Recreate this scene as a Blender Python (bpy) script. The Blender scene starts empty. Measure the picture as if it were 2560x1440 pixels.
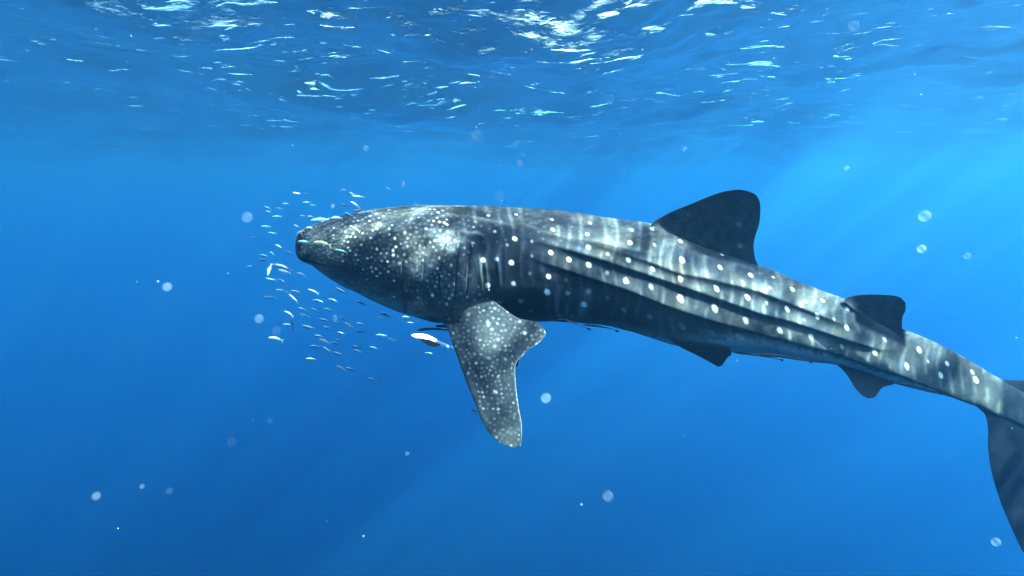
import bpy, bmesh, math, random
import numpy as np
from mathutils import Vector, Matrix

sc = bpy.context.scene
R = math.radians

# ------------------------------------------------------------------ camera
CAM = Vector((0.0, 0.0, -2.0))
PITCH = R(10.0)
FPX = 1280.0 / math.tan(R(40.0))          # focal length in pixels of the 2560 px frame
cd = bpy.data.cameras.new('camera')
cam = bpy.data.objects.new('camera', cd)
sc.collection.objects.link(cam)
cam.location = CAM
cam.rotation_euler = (R(90) - PITCH, 0, 0)
cd.angle = R(80)
cd.clip_start = 0.02
cd.clip_end = 3000
sc.camera = cam

# ------------------------------------------------------------------ sky, sun, exposure
EL = R(43.5)
AZ = math.atan2(0.955, -0.30)
w = bpy.data.worlds.new('World')
sc.world = w
w.use_nodes = True
wn = w.node_tree
bgn = wn.nodes['Background']
sky = wn.nodes.new('ShaderNodeTexSky')
sky.sky_type = 'NISHITA'
sky.sun_disc = False
sky.sun_elevation = EL
sky.sun_rotation = AZ
sky.dust_density = 4.0
sky.air_density = 0.8
wtc = wn.nodes.new('ShaderNodeTexCoord')
wno = wn.nodes.new('ShaderNodeTexNoise'); wno.inputs['Scale'].default_value = 5; wno.inputs['Detail'].default_value = 5
wn.links.new(wtc.outputs['Generated'], wno.inputs['Vector'])
wmr = wn.nodes.new('ShaderNodeMapRange'); wmr.inputs['From Min'].default_value = .40; wmr.inputs['From Max'].default_value = .58
wmr.inputs['To Max'].default_value = .85
wn.links.new(wno.outputs['Fac'], wmr.inputs['Value'])
wmx = wn.nodes.new('ShaderNodeMix'); wmx.data_type = 'RGBA'
wsx = wn.nodes.new('ShaderNodeSeparateXYZ'); wn.links.new(wtc.outputs['Generated'], wsx.inputs[0])
whz = wn.nodes.new('ShaderNodeMapRange'); whz.inputs['From Min'].default_value = 0.0; whz.inputs['From Max'].default_value = .04
wn.links.new(wsx.outputs['Z'], whz.inputs['Value'])      # clouds only above the horizon
wmu = wn.nodes.new('ShaderNodeMath'); wmu.operation = 'MULTIPLY'
wn.links.new(wmr.outputs[0], wmu.inputs[0]); wn.links.new(whz.outputs[0], wmu.inputs[1])
wn.links.new(wmu.outputs[0], wmx.inputs['Factor']); wn.links.new(sky.outputs[0], wmx.inputs[6])
wmx.inputs[7].default_value = (8.5, 8.5, 8.6, 1)          # white clouds added to the sky to whiten the surface glints
wn.links.new(wmx.outputs[2], bgn.inputs[0])
bgn.inputs[1].default_value = 0.09
sl = bpy.data.lights.new('sun', 'SUN')
so = bpy.data.objects.new('sun', sl)
sc.collection.objects.link(so)
sl.energy = 5.0
sl.angle = R(0.5)
sl.color = (1.0, 0.93, 0.84)
sdir = Vector((math.sin(AZ) * math.cos(EL), math.cos(AZ) * math.cos(EL), math.sin(EL)))
so.rotation_euler = sdir.to_track_quat('Z', 'Y').to_euler()
sc.view_settings.view_transform = 'Standard'
sc.view_settings.look = 'None'
sc.view_settings.gamma = 1.0
sc.view_settings.use_curve_mapping = False
sc.view_settings.exposure = 3.95
cy = sc.cycles
cy.volume_bounces = 2
cy.max_bounces = 8
cy.transparent_max_bounces = 16
cy.use_denoising = True

# ------------------------------------------------------------------ helpers
def tag(o, label=None, cat=None, group=None, kind=None):
    if label: o['label'] = label
    if cat: o['category'] = cat
    if group: o['group'] = group
    if kind: o['kind'] = kind
    return o

def link(o, parent=None):
    sc.collection.objects.link(o)
    if parent is not None:
        o.parent = parent
    return o

def empty(name, loc=(0, 0, 0)):
    o = bpy.data.objects.new(name, None)
    o.location = loc
    o.empty_display_size = 0.05
    return link(o)

cP, sP = math.cos(PITCH), math.sin(PITCH)
def at(px, py, Y):
    """real point seen at photo pixel (px,py) lying in the vertical plane y=Y (arrays allowed)"""
    a = (np.asarray(px, float) - 1280.0) / FPX
    b = (720.0 - np.asarray(py, float)) / FPX
    dy = cP + b * sP
    dz = -sP + b * cP
    t = (np.asarray(Y, float) - CAM.y) / dy
    return np.stack(np.broadcast_arrays(CAM.x + a * t, CAM.y + dy * t, CAM.z + dz * t), -1)

def mesh_np(name, verts, quads, smooth=True):
    me = bpy.data.meshes.new(name)
    verts = np.asarray(verts, np.float32); quads = np.asarray(quads, np.int32)
    k = quads.shape[1]
    me.vertices.add(len(verts)); me.vertices.foreach_set('co', verts.ravel())
    me.loops.add(quads.size); me.loops.foreach_set('vertex_index', quads.ravel())
    me.polygons.add(len(quads))
    me.polygons.foreach_set('loop_start', np.arange(0, quads.size, k, dtype=np.int32))
    me.polygons.foreach_set('loop_total', np.full(len(quads), k, np.int32))
    me.update(calc_edges=True)
    me.validate()
    if smooth:
        me.shade_smooth()
    return me

def set_col(me, col):
    a = me.color_attributes.new('skin', 'FLOAT_COLOR', 'POINT')
    c = np.ones((len(col), 4), np.float32); c[:, :3] = col
    a.data.foreach_set('color', c.ravel())

def grid_quads(n, m, wrap=False):
    i = np.arange(n * m).reshape(n, m)
    if wrap:
        i = np.concatenate([i, i[:, :1]], 1)
    return np.stack([i[:-1, :-1], i[:-1, 1:], i[1:, 1:], i[1:, :-1]], -1).reshape(-1, 4)

_lat = {}
def vnoise(x, y, seed=0):
    """smooth 2-D value noise in 0..1"""
    if seed not in _lat:
        _lat[seed] = np.random.RandomState(seed + 11).rand(256, 256)
    T = _lat[seed]
    x = np.asarray(x, float); y = np.asarray(y, float)
    xi = np.floor(x).astype(int); yi = np.floor(y).astype(int)
    fx = x - xi; fy = y - yi
    fx = fx * fx * (3 - 2 * fx); fy = fy * fy * (3 - 2 * fy)
    g = lambda a, b: T[a & 255, b & 255]
    return (g(xi, yi) * (1 - fx) + g(xi + 1, yi) * fx) * (1 - fy) + (g(xi, yi + 1) * (1 - fx) + g(xi + 1, yi + 1) * fx) * fy

def fbm(x, y, seed=0, o=3):
    s = 0; a = 0.5; t = 0
    for k in range(o):
        s = s + a * vnoise(np.asarray(x) * 2 ** k, np.asarray(y) * 2 ** k, seed + k); t += a; a *= 0.5
    return s / t

def sstep(a, b, x):
    t = np.clip((x - a) / (b - a), 0, 1)
    return t * t * (3 - 2 * t)

def smooth_interp(x, xs, ys):
    """monotone-ish smooth curve (Catmull-Rom) through the points"""
    xs = np.asarray(xs, float); ys = np.asarray(ys, float)
    m = np.gradient(ys, xs)
    i = np.clip(np.searchsorted(xs, x) - 1, 0, len(xs) - 2)
    h = xs[i + 1] - xs[i]
    t = np.clip((x - xs[i]) / h, 0, 1)
    return ((2*t**3 - 3*t**2 + 1) * ys[i] + (t**3 - 2*t**2 + t) * h * m[i]
            + (-2*t**3 + 3*t**2) * ys[i + 1] + (t**3 - t**2) * h * m[i + 1])

# ------------------------------------------------------------------ materials
def mat(name):
    m = bpy.data.materials.new(name)
    m.use_nodes = True
    return m, m.node_tree, m.node_tree.nodes['Principled BSDF']

def skin_material():
    m, nt, b = mat('shark_skin')
    at_ = nt.nodes.new('ShaderNodeVertexColor'); at_.layer_name = 'skin'
    tc = nt.nodes.new('ShaderNodeTexCoord')
    no = nt.nodes.new('ShaderNodeTexNoise'); no.inputs['Scale'].default_value = 55; no.inputs['Detail'].default_value = 5
    nt.links.new(tc.outputs['Object'], no.inputs['Vector'])
    mr = nt.nodes.new('ShaderNodeMapRange')
    mr.inputs['From Min'].default_value = .3; mr.inputs['From Max'].default_value = .7
    mr.inputs['To Min'].default_value = .78; mr.inputs['To Max'].default_value = 1.15
    nt.links.new(no.outputs['Fac'], mr.inputs['Value'])
    mx = nt.nodes.new('ShaderNodeVectorMath'); mx.operation = 'SCALE'
    nt.links.new(at_.outputs['Color'], mx.inputs[0]); nt.links.new(mr.outputs[0], mx.inputs['Scale'])
    nt.links.new(mx.outputs[0], b.inputs['Base Color'])
    b.inputs['Roughness'].default_value = .75
    b.inputs['Specular IOR Level'].default_value = .015
    n2 = nt.nodes.new('ShaderNodeTexNoise'); n2.inputs['Scale'].default_value = 24; n2.inputs['Detail'].default_value = 6
    nt.links.new(tc.outputs['Object'], n2.inputs['Vector'])
    bu = nt.nodes.new('ShaderNodeBump'); bu.inputs['Strength'].default_value = .35; bu.inputs['Distance'].default_value = .008
    nt.links.new(n2.outputs['Fac'], bu.inputs['Height']); nt.links.new(bu.outputs[0], b.inputs['Normal'])
    return m
SKIN = skin_material()

def flat_mat(name, col, rough=.4, spec=.3, metal=0.0, bump=0.0):
    m, nt, b = mat(name)
    tc = nt.nodes.new('ShaderNodeTexCoord')
    no = nt.nodes.new('ShaderNodeTexNoise'); no.inputs['Scale'].default_value = 9; no.inputs['Detail'].default_value = 3
    nt.links.new(tc.outputs['Object'], no.inputs['Vector'])
    mr = nt.nodes.new('ShaderNodeMapRange'); mr.inputs['To Min'].default_value = .7; mr.inputs['To Max'].default_value = 1.3
    nt.links.new(no.outputs['Fac'], mr.inputs['Value'])
    mx = nt.nodes.new('ShaderNodeVectorMath'); mx.operation = 'SCALE'; mx.inputs[0].default_value = col
    nt.links.new(mr.outputs[0], mx.inputs['Scale']); nt.links.new(mx.outputs[0], b.inputs['Base Color'])
    b.inputs['Roughness'].default_value = rough
    b.inputs['Specular IOR Level'].default_value = spec
    b.inputs['Metallic'].default_value = metal
    return m

# ------------------------------------------------------------------ the sea: volume and surface
def build_sea():
    bm = bmesh.new()
    bmesh.ops.create_cube(bm, size=2)
    top, depth = 0.75, 80.0
    for v in bm.verts:
        v.co = Vector((v.co.x * 170, v.co.y * 170, top if v.co.z > 0 else -depth))
    me = bpy.data.meshes.new('haze'); bm.to_mesh(me); bm.free()
    o = link(bpy.data.objects.new('haze', me))
    tag(o, 'clear blue sea water thickening into blue haze with distance', kind='stuff')
    m = bpy.data.materials.new('sea_water'); m.use_nodes = True
    nt = m.node_tree; nt.nodes.clear()
    out = nt.nodes.new('ShaderNodeOutputMaterial'); v = nt.nodes.new('ShaderNodeVolumePrincipled')
    v.inputs['Color'].default_value = (.028, .09, .16, 1)
    v.inputs['Density'].default_value = .125
    v.inputs['Anisotropy'].default_value = .80
    v.inputs['Absorption Color'].default_value = (.10, .665, .84, 1)
    nt.links.new(v.outputs[0], out.inputs['Volume'])
    me.materials.append(m)

SEED = 7
def build_surface():
    N = 950
    u = np.linspace(-1, 1, N)
    xs = 14.0 * u + 152.0 * u ** 7
    X, Y = np.meshgrid(xs, xs + 6.0)
    Z = np.zeros_like(X)
    rng = np.random.RandomState(SEED)
    D = np.hypot(X, Y)
    for L, a, n in ((16, .20, 3), (8, .088, 4), (4.6, .029, 6), (2.6, .0125, 7), (1.5, .0068, 8), (.85, .0040, 9), (.5, .0027, 10), (.3, .0022, 12)):
        for k in range(n):
            t = R(75) + rng.normal(0, 1.0)
            ln = L * rng.uniform(.8, 1.25)
            kx, ky = math.cos(t) * 6.283 / ln, math.sin(t) * 6.283 / ln
            ph = kx * X + ky * Y + rng.uniform(0, 6.28)
            wv = np.sin(ph + .35 * np.sin(ph * .37 + 1.3))
            Z += a * wv * np.clip(ln * 22 / (D + .1) - .2, 0, 1)
    me = mesh_np('water_surface', np.stack([X, Y, Z], -1).reshape(-1, 3), grid_quads(N, N))
    o = link(bpy.data.objects.new('water_surface', me))
    tag(o, 'rippled underside of the sea surface with bright glints', kind='structure')
    m = bpy.data.materials.new('water_surface'); m.use_nodes = True
    nt = m.node_tree; nt.nodes.clear(); L = nt.links.new
    out = nt.nodes.new('ShaderNodeOutputMaterial')
    mix = nt.nodes.new('ShaderNodeMixShader')
    fr = nt.nodes.new('ShaderNodeFresnel'); fr.inputs['IOR'].default_value = 1.33
    gl = nt.nodes.new('ShaderNodeBsdfGlossy'); gl.inputs['Roughness'].default_value = 0.0
    tr = nt.nodes.new('ShaderNodeBsdfTransparent')
    tc = nt.nodes.new('ShaderNodeTexCoord')
    mp = nt.nodes.new('ShaderNodeMapping'); mp.inputs['Rotation'].default_value = (0, 0, R(-12)); mp.inputs['Scale'].default_value = (1, 1.5, 1)
    pn = nt.nodes.new('ShaderNodeTexNoise'); pn.inputs['Scale'].default_value = .30; pn.inputs['Detail'].default_value = 3
    L(tc.outputs['Object'], pn.inputs['Vector'])
    pr = nt.nodes.new('ShaderNodeMapRange'); pr.inputs['From Min'].default_value = .42; pr.inputs['From Max'].default_value = .66
    pr.inputs['To Min'].default_value = .35; pr.inputs['To Max'].default_value = 1.0
    L(pn.outputs['Fac'], pr.inputs['Value'])
    no = nt.nodes.new('ShaderNodeTexNoise'); no.inputs['Scale'].default_value = 10; no.inputs['Detail'].default_value = 7; no.inputs['Roughness'].default_value = .6; no.inputs['Distortion'].default_value = 1.2
    L(tc.outputs['Object'], mp.inputs[0]); L(mp.outputs[0], no.inputs['Vector'])
    bu = nt.nodes.new('ShaderNodeBump'); bu.inputs['Distance'].default_value = .05
    mp2 = nt.nodes.new('ShaderNodeMapping'); mp2.inputs['Rotation'].default_value = (0, 0, R(8)); mp2.inputs['Scale'].default_value = (1, 2.6, 1)
    L(tc.outputs['Object'], mp2.inputs[0])
    cr = nt.nodes.new('ShaderNodeTexNoise'); cr.inputs['Scale'].default_value = 1.5; cr.inputs['Detail'].default_value = 4; cr.inputs['Distortion'].default_value = .8
    L(mp2.outputs[0], cr.inputs['Vector'])
    cm = nt.nodes.new('ShaderNodeMapRange'); cm.interpolation_type = 'SMOOTHSTEP'
    cm.inputs['From Min'].default_value = .60; cm.inputs['From Max'].default_value = .76; cm.inputs['To Min'].default_value = .22; cm.inputs['To Max'].default_value = 1.6
    L(cr.outputs['Fac'], cm.inputs['Value'])
    mu = nt.nodes.new('ShaderNodeMath'); mu.operation = 'MULTIPLY'
    L(no.outputs[0], mu.inputs[0]); L(cm.outputs[0], mu.inputs[1])
    mu2 = nt.nodes.new('ShaderNodeMath'); mu2.operation = 'MULTIPLY'
    L(mu.outputs[0], mu2.inputs[0]); L(pr.outputs[0], mu2.inputs[1]); L(mu2.outputs[0], bu.inputs['Height'])
    L(bu.outputs[0], fr.inputs['Normal']); L(bu.outputs[0], gl.inputs['Normal'])
    L(fr.outputs[0], mix.inputs[0]); L(tr.outputs[0], mix.inputs[1]); L(gl.outputs[0], mix.inputs[2])
    L(mix.outputs[0], out.inputs['Surface'])
    me.materials.append(m)

build_sea()
build_surface()

# ------------------------------------------------------------------ whale shark
TOP = [(738,611),(739,600),(742,589),(748,579),(760,571),(780,563),(800,556),(850,541),(900,529),(950,521),(1000,517),(1080,514),(1150,515),(1250,518),
       (1350,524),(1450,534),(1550,548),(1620,558),(1700,584),(1800,626),(1890,662),(1950,684),(2000,705),(2060,727),(2105,742),(2180,776),(2260,822),
       (2300,838),(2350,862),(2400,888),(2440,912),(2480,937),(2520,958),(2580,990),(2660,1030)]
BOT = [(738,618),(739,628),(742,639),(748,648),(760,656),(780,664),(800,680),(850,711),(900,737),(950,759),(1000,780),(1080,801),(1150,808),(1250,806),
       (1350,805),(1450,809),(1550,822),(1620,842),(1700,866),(1800,878),(1890,884),(1950,892),(2000,900),(2060,908),(2105,916),(2180,938),(2260,964),
       (2300,974),(2350,986),(2400,1000),(2440,1015),(2480,1030),(2520,1046),(2580,1072),(2660,1100)]
HW  = [(738,.015),(739,.05),(742,.10),(748,.145),(760,.19),(780,.225),(800,.25),(850,.285),(900,.31),(950,.33),(1000,.345),(1080,.355),(1150,.36),(1250,.36),
       (1350,.345),(1450,.325),(1550,.305),(1620,.29),(1700,.265),(1800,.235),(1890,.205),(1950,.19),(2000,.175),(2060,.16),(2105,.15),(2180,.135),(2260,.115),
       (2300,.105),(2350,.098),(2400,.09),(2440,.082),(2480,.072),(2520,.055),(2580,.04),(2660,.02)]
tx = np.array([p[0] for p in TOP], float); ty = np.array([p[1] for p in TOP], float)
by = np.array([p[1] for p in BOT], float); hw = np.array([p[1] for p in HW], float)
fT = lambda x: smooth_interp(x, tx, ty)
fB = lambda x: smooth_interp(x, tx, by)
fW = lambda x: np.maximum(smooth_interp(x, tx, hw), .008)
def midY(x):
    x = np.asarray(x, float)
    return 3.46 - .00007 * (x - 738) + 3.6e-6 * np.clip(x - 2200, 0, 600) ** 2

# ridge edges (the crest line of each flank ridge), in photo pixels
RIDGES = [([1440,1470,1616,1696,1781,1900,2033,2110],[596,605,652,683,699,730,781,812], .013, 1430, 2060),
          ([1280,1380,1498,1616,1734,1900,1975,2092,2200],[585,612,647,685,725,782,801,839,872], .017, 1270, 2150),
          ([1290,1380,1569,1687,1805,1900,2092,2267,2383,2500,2560,2660],[632,662,723,770,806,829,880,938,985,1037,1064,1100], .022, 1290, 2900),
          ([1270,1340,1420,1520,1640],[566,577,594,612,640], .009, 1270, 1600)]
GILLS = [([590,690,755],[1117,1096,1099],600,752,.010), ([600,680,755],[1149,1138,1135],604,754,.014),
         ([604,660,744],[1176,1171,1163],606,742,.012), ([640,720,788],[1004,1003,1013],650,786,.006),
         ([630,700,770],[1060,1055,1060],640,768,.005)]
WHITE_X = [738,770,850,950,1050,1150,1250,1400,1500,1600,1700,1800,1860,1950,2100,2300,2500,2660]
WHITE_Y = [664,660,688,731,779,805,801,801,811,826,836,836,834,852,890,955,1040,1104]

MAJOR = [(1380,548,5,1),(1382,575,6.5,1),(1475,558,5,.9),(1468,587,6.5,.9),(1579,575,7,1),(1575,608,8,1),(1630,572,6,.7),(1636,614,6,.5),(1701,604,8,.8),
 (1705,651,9.5,1),(1805,637,6,.35),(1287,597,7.5,1),(1377,631,7.5,.9),(1208,650,8,1),(1241,648,6.5,.6),(1279,657,9,1),(1471,620,7,1),(1422,649,8,.85),
 (1472,663,9.5,1),(1571,651,8,.95),(1631,673,7.5,.85),(1701,698,8.5,1),(1792,722,8.5,1),(1800,670,8,.9),(1877,690,8,1),(1371,692,8.5,.95),
 (1368,731,11,1),(1419,733,8,.55),(1520,636,7,.35),(1518,682,8,.4),(1565,702,9,.95),(1627,717,8,.7),(1701,746,11,1),(1787,771,11,.9),(1869,745,8.5,1),(1460,762,11,.95),(1472,728,9,.4),
 (1560,776,9,.35),(1519,745,7,.3),(1624,792,9,.3),(1706,818,12,.3),(1780,834,10,.2),(1847,842,11,.2),(1865,802,10,.7),(1950,826,9.5,.75),(2027,842,8,.95),(1967,773,8,1),
 (2043,792,7.5,.9),(2117,820,7,.9),(1981,724,7,1),(2057,752,7,1),(2119,774,7,.95),(2187,881,9,.9),(2298,876,8,1),(2267,915,8,.8),(2368,910,7.5,.9),
 (2352,938,8,.8),(2440,951,8.5,1),(2431,932,6.5,.8),(1219,713,8,.85),(1284,709,7.5,.75),(1302,752,9,.45),(1250,755,7,.3),(1326,778,7,.25),(1398,789,8,.35),(1431,790,7,.3),
 (1933,693,5.5,.5),(1925,721,6,.4),(2014,754,5.5,.4),(1917,758,6,.4),(2105,866,7,.5),(1182,608,6,.6),(1121,597,6.5,1),(1221,537,5,.9),(1291,536,5,.7),(1237,578,6,.5),(1111,557,5,.8),
 (1268,612,5,.3),(1330,604,5,.3),(1330,640,5,.3),(1415,700,6,.3),(1325,684,6,.3),(2010,800,5,.3),(2085,800,5,.4),(2212,850,6,.4),(2320,905,5,.4)]

def poisson(region, spacing, seed, tries=9000):
    """scattered points (x,y) with a distance that depends on the place"""
    rng = random.Random(seed)
    x0, y0, x1, y1 = region
    pts = []; cell = {}
    C = 12.0
    for _ in range(tries):
        x = rng.uniform(x0, x1); y = rng.uniform(y0, y1)
        s = spacing(x, y)
        if s is None: continue
        ok = True
        ci, cj = int(x // C), int(y // C)
        for i in range(ci - 2, ci + 3):
            for j in range(cj - 2, cj + 3):
                for (a, b) in cell.get((i, j), ()):
                    if (a - x) ** 2 + (b - y) ** 2 < s * s:
                        ok = False; break
                if not ok: break
            if not ok: break
        if ok:
            pts.append((x, y)); cell.setdefault((ci, cj), []).append((x, y))
    return pts

PAL_X = np.array([0, .12, .3, .55, 1.0])
PAL = np.array([[.001,.002,.005],[.010,.013,.020],[.036,.040,.044],[.105,.111,.110],[.66,.66,.60]])
def palette(v):
    v = np.clip(v, 0, 1)
    return np.stack([np.interp(v, PAL_X, PAL[:, k]) for k in range(3)], -1)

def body_mesh():
    NS, NH = 1040, 180
    # stations: denser at the snout
    s = np.linspace(0, 1, NS)
    px1 = 738 + (s ** 2) * 40 * 1.0
    px = 738 + 1922 * s
    k = np.minimum(1, s / .06)
    px = 738 + (px - 738) * (k * k * .5 + k * .5)
    px = np.maximum.accumulate(px)
    T, B, W = fT(px), fB(px), fW(px)
    yc = (T + B) / 2; rv = (B - T) / 2
    th = np.linspace(0, math.pi, NH)               # 0 back, pi belly
    th = th + .18 * np.sin(2 * th) * -1 * .5
    PX = np.repeat(px[:, None], NH, 1)
    c, sn = np.cos(th)[None, :], np.sin(th)[None, :]
    n = 2.25
    den = (np.abs(c) ** n + np.abs(sn) ** n) ** (1 / n)
    cz = c / den; cw = sn / den
    PY = yc[:, None] - rv[:, None] * cz
    rwp = W * FPX / midY(px)
    ARC = th[None, :] * ((rv + rwp) / 2)[:, None]   # distance along the skin, pixels
    OFF = W[:, None] * cw
    # ---- relief
    dis = np.zeros_like(PX)
    inner = np.sin(th)[None, :] ** .5
    for (rx, ry, amp, x0, x1) in RIDGES:
        amp = amp * .85
        e = np.interp(PX, rx, ry)
        t = (PY - e)
        up = np.exp(-np.clip(-t, 0, None) / 26.0)
        dn = np.exp(-(np.clip(t, 0, None) / 6.5) ** 2)
        sh = np.where(t < 0, up, dn) - .3 * np.exp(-((t - 15) / 12.0) ** 2)
        env = sstep(x0 - 20, x0 + 260, PX) * (1 - sstep(x1 - 60, x1 + 120, PX))
        dis += amp * sh * env * inner
    gl_dark = np.zeros_like(PX)
    for (gy, gx, y0, y1, amp) in GILLS:
        e = np.interp(PY, gy, gx)
        t = PX - e
        sh = np.where(t < 0, np.exp(-np.clip(-t, 0, None) / 9.0), -1.15 * np.exp(-np.clip(t, 0, None) / 5.0) * (1 - np.exp(-(np.clip(t, 0, None) / 1.2))))
        env = sstep(y0, y0 + 14, PY) * (1 - sstep(y1 - 12, y1 + 4, PY))
        dis += .65 * amp * sh * env
        gl_dark = np.maximum(gl_dark, np.exp(-((t - 1.6) / 2.4) ** 2) * env * min(1, amp / .011))
    # folds of skin above and behind the gills
    fold = np.zeros_like(PX)
    for (fx, fy, a, wd) in [([1085,1120,1180,1240,1290],[545,536,543,556,566],1,5), ([1138,1160,1200,1214],[578,582,586,600],1,5),
                            ([1300,1340,1420,1470],[560,575,600,612],.5,5)]:
        e = np.interp(PX, fx, fy)
        env = sstep(fx[0], fx[0] + 18, PX) * (1 - sstep(fx[-1] - 12, fx[-1] + 6, PX))
        fold = np.maximum(fold, a * np.exp(-((PY - e) / wd) ** 2) * env)
    for (yy, xx, a, wd) in [([590,625],[1214,1218],.9,4), ([640,745],[1197,1207],.8,5), ([655,740],[1213,1222],.7,4), ([640,715],[1243,1250],.9,5),
                            ([650,700,745,780,800],[1190,1200,1222,1262,1300],.6,3), ([600,700],[1262,1264],.35,4), ([560,700],[1305,1300],.35,6)]:
        e = np.interp(PY, yy, xx)
        env = sstep(yy[0] - 10, yy[0] + 12, PY) * (1 - sstep(yy[-1] - 12, yy[-1] + 10, PY))
        fold = np.maximum(fold, a * np.exp(-((PX - e) / wd) ** 2) * env)
    dis += .006 * fold
    # swelling where the pectoral fin leaves the body
    ax, ay, bx, by_ = 1092.0, 800.0, 1218.0, 728.0
    tt = np.clip(((PX - ax) * (bx - ax) + (PY - ay) * (by_ - ay)) / ((bx - ax) ** 2 + (by_ - ay) ** 2), 0, 1)
    ds = np.hypot(PX - ax - tt * (bx - ax), PY - ay - tt * (by_ - ay))
    root_ = np.exp(-(ds / 36.0) ** 2)
    dis += .008 * root_
    dis += (fbm(PX / 60, ARC / 45, 40, 2) - .5) * .012 * sstep(740, 800, PX)
    OFF2 = OFF + dis * np.abs(cw)
    PY2 = PY - dis * cz * FPX / 3.4
    Y0 = midY(PX)
    near = at(PX, PY2, Y0 - OFF2)
    far = near.copy()
    far[..., 1] = 2 * Y0 - near[..., 1]
    # ---- colour field
    v = np.zeros_like(PX)
    # general mottling
    big = fbm(PX / 70, ARC / 60, 1, 3)
    bars = vnoise(PX / 13 + .25 * np.sin(PY / 19), PY / 140, 7)
    bars2 = vnoise(PX / 26, PY / 70, 8)
    fine = fbm(PX / 7, ARC / 5, 9, 2)
    streak = vnoise(PX / 30, PY / 3.2, 10)
    wob = 5 * np.sin(PY / 21 + 1.7) + 9 * (vnoise(PX / 90, PY / 50, 13) - .5)
    per = .5 + .5 * np.cos(6.2832 * (PX + wob) / 29.0)
    bar = per ** 3 * sstep(.25, .65, vnoise(PX / 29, PY / 34, 14))
    v = .09 + .17 * sstep(.38, .75, big) * (.35 + .9 * bars) + .17 * bar
    head = 1 - sstep(1120, 1200, PX)
    v = v * (1 - head) + head * (.13 + .14 * (fine - .5) + .46 * sstep(.42, .70, big) * (.4 + .7 * fine))  # head mottling; its paler patches are dappled sunlight painted in
    # pale bands on the crest of each ridge, shade beneath it painted dark
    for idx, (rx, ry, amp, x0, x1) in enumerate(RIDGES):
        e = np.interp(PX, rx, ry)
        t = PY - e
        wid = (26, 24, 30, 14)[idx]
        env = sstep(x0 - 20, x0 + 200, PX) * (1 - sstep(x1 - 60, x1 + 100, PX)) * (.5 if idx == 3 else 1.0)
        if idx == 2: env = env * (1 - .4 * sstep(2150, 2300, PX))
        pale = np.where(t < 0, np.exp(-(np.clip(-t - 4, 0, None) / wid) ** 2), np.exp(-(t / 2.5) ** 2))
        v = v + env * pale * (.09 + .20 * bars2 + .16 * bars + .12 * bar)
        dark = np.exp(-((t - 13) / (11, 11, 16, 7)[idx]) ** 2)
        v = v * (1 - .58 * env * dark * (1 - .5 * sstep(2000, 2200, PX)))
    # flank below the third ridge: dark; a pale, vertically barred patch behind the fin
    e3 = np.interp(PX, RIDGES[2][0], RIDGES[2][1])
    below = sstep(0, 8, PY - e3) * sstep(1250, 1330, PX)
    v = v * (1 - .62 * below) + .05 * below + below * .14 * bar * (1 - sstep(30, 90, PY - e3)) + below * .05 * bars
    patch = np.exp(-((PX - 1425) / 62) ** 4) * np.exp(-((PY - 752 - (PX - 1400) * .12) / 36) ** 4)
    v += patch * (.10 + .50 * sstep(.35, .8, vnoise(PX / 12 + 3, PY / 90, 21)))
    patch = np.exp(-((PX - 1215) / 40) ** 4) * np.exp(-((PY - 690) / 58) ** 4)
    v += patch * (.05 + .28 * sstep(.3, .8, vnoise(PX / 11 + 7, PY / 60, 22)))
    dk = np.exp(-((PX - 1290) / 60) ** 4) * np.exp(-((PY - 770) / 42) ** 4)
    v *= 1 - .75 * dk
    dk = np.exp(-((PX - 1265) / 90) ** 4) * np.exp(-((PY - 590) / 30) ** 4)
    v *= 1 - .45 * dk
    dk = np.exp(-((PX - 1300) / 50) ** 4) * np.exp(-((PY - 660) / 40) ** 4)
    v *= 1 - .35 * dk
    # upper back gets pale streaks
    back = 1 - sstep(.0, .34, (PY - T[:, None]) / (B - T)[:, None])
    v += back * sstep(1180, 1300, PX) * (.03 + .10 * sstep(.35, .75, fbm(PX / 24, PY / 9, 31, 2)))
    tail = sstep(1850, 2050, PX)
    v += tail * .12 * (1 - below)
    # thin pale vertical lines
    for x in (1530,1545,1592,1650,1664,1722,1745,1760,1830,1842,1905,1955,2000,2075,2090,2160,2230,2330,2345,2395):
        e = x + 4 * np.sin(PY / 23 + x) + (PY - 640) * -.06
        v += .11 * np.exp(-((PX - e) / 4.5) ** 2) * vnoise(PX / 40, PY / 18, x % 13) * (1 - below)
    # shade at the base of both dorsal fins, painted into the skin
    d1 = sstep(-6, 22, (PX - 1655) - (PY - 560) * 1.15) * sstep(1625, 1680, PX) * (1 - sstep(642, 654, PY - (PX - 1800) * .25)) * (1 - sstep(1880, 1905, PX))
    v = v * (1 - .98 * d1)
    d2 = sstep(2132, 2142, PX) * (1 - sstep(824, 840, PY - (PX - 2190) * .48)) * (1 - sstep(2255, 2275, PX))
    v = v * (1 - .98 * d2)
    tl = sstep(2500, 2512, PX)
    v = v * (1 - .75 * tl) + .05 * tl
    v += (fine - .5) * .05 + (streak - .5) * .035
    v += fold * .16
    gp = sstep(1088, 1100, PX + (PY - 680) * .04) * (1 - sstep(1166, 1184, PX)) * sstep(590, 612, PY) * (1 - sstep(770, 800, PY))
    v += gp * (.05 + .15 * (fine - .5) + .10 * vnoise(PX / 30, PY / 6, 91))
    v += np.exp(-((PX - 1188) / 46) ** 4) * np.exp(-((PY - 738) / 36) ** 4) * .15
    v = v * (1 - .75 * root_) + .75 * root_ * (.19 + .1 * (big - .5))
    v = np.where(PX > 1200, v * .85, v)
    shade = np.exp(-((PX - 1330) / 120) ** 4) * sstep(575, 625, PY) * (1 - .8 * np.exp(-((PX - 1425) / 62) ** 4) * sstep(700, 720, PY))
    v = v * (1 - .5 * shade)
    v = np.clip(v, .02 * (1 - np.maximum(d1, d2)), 1)
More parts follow.
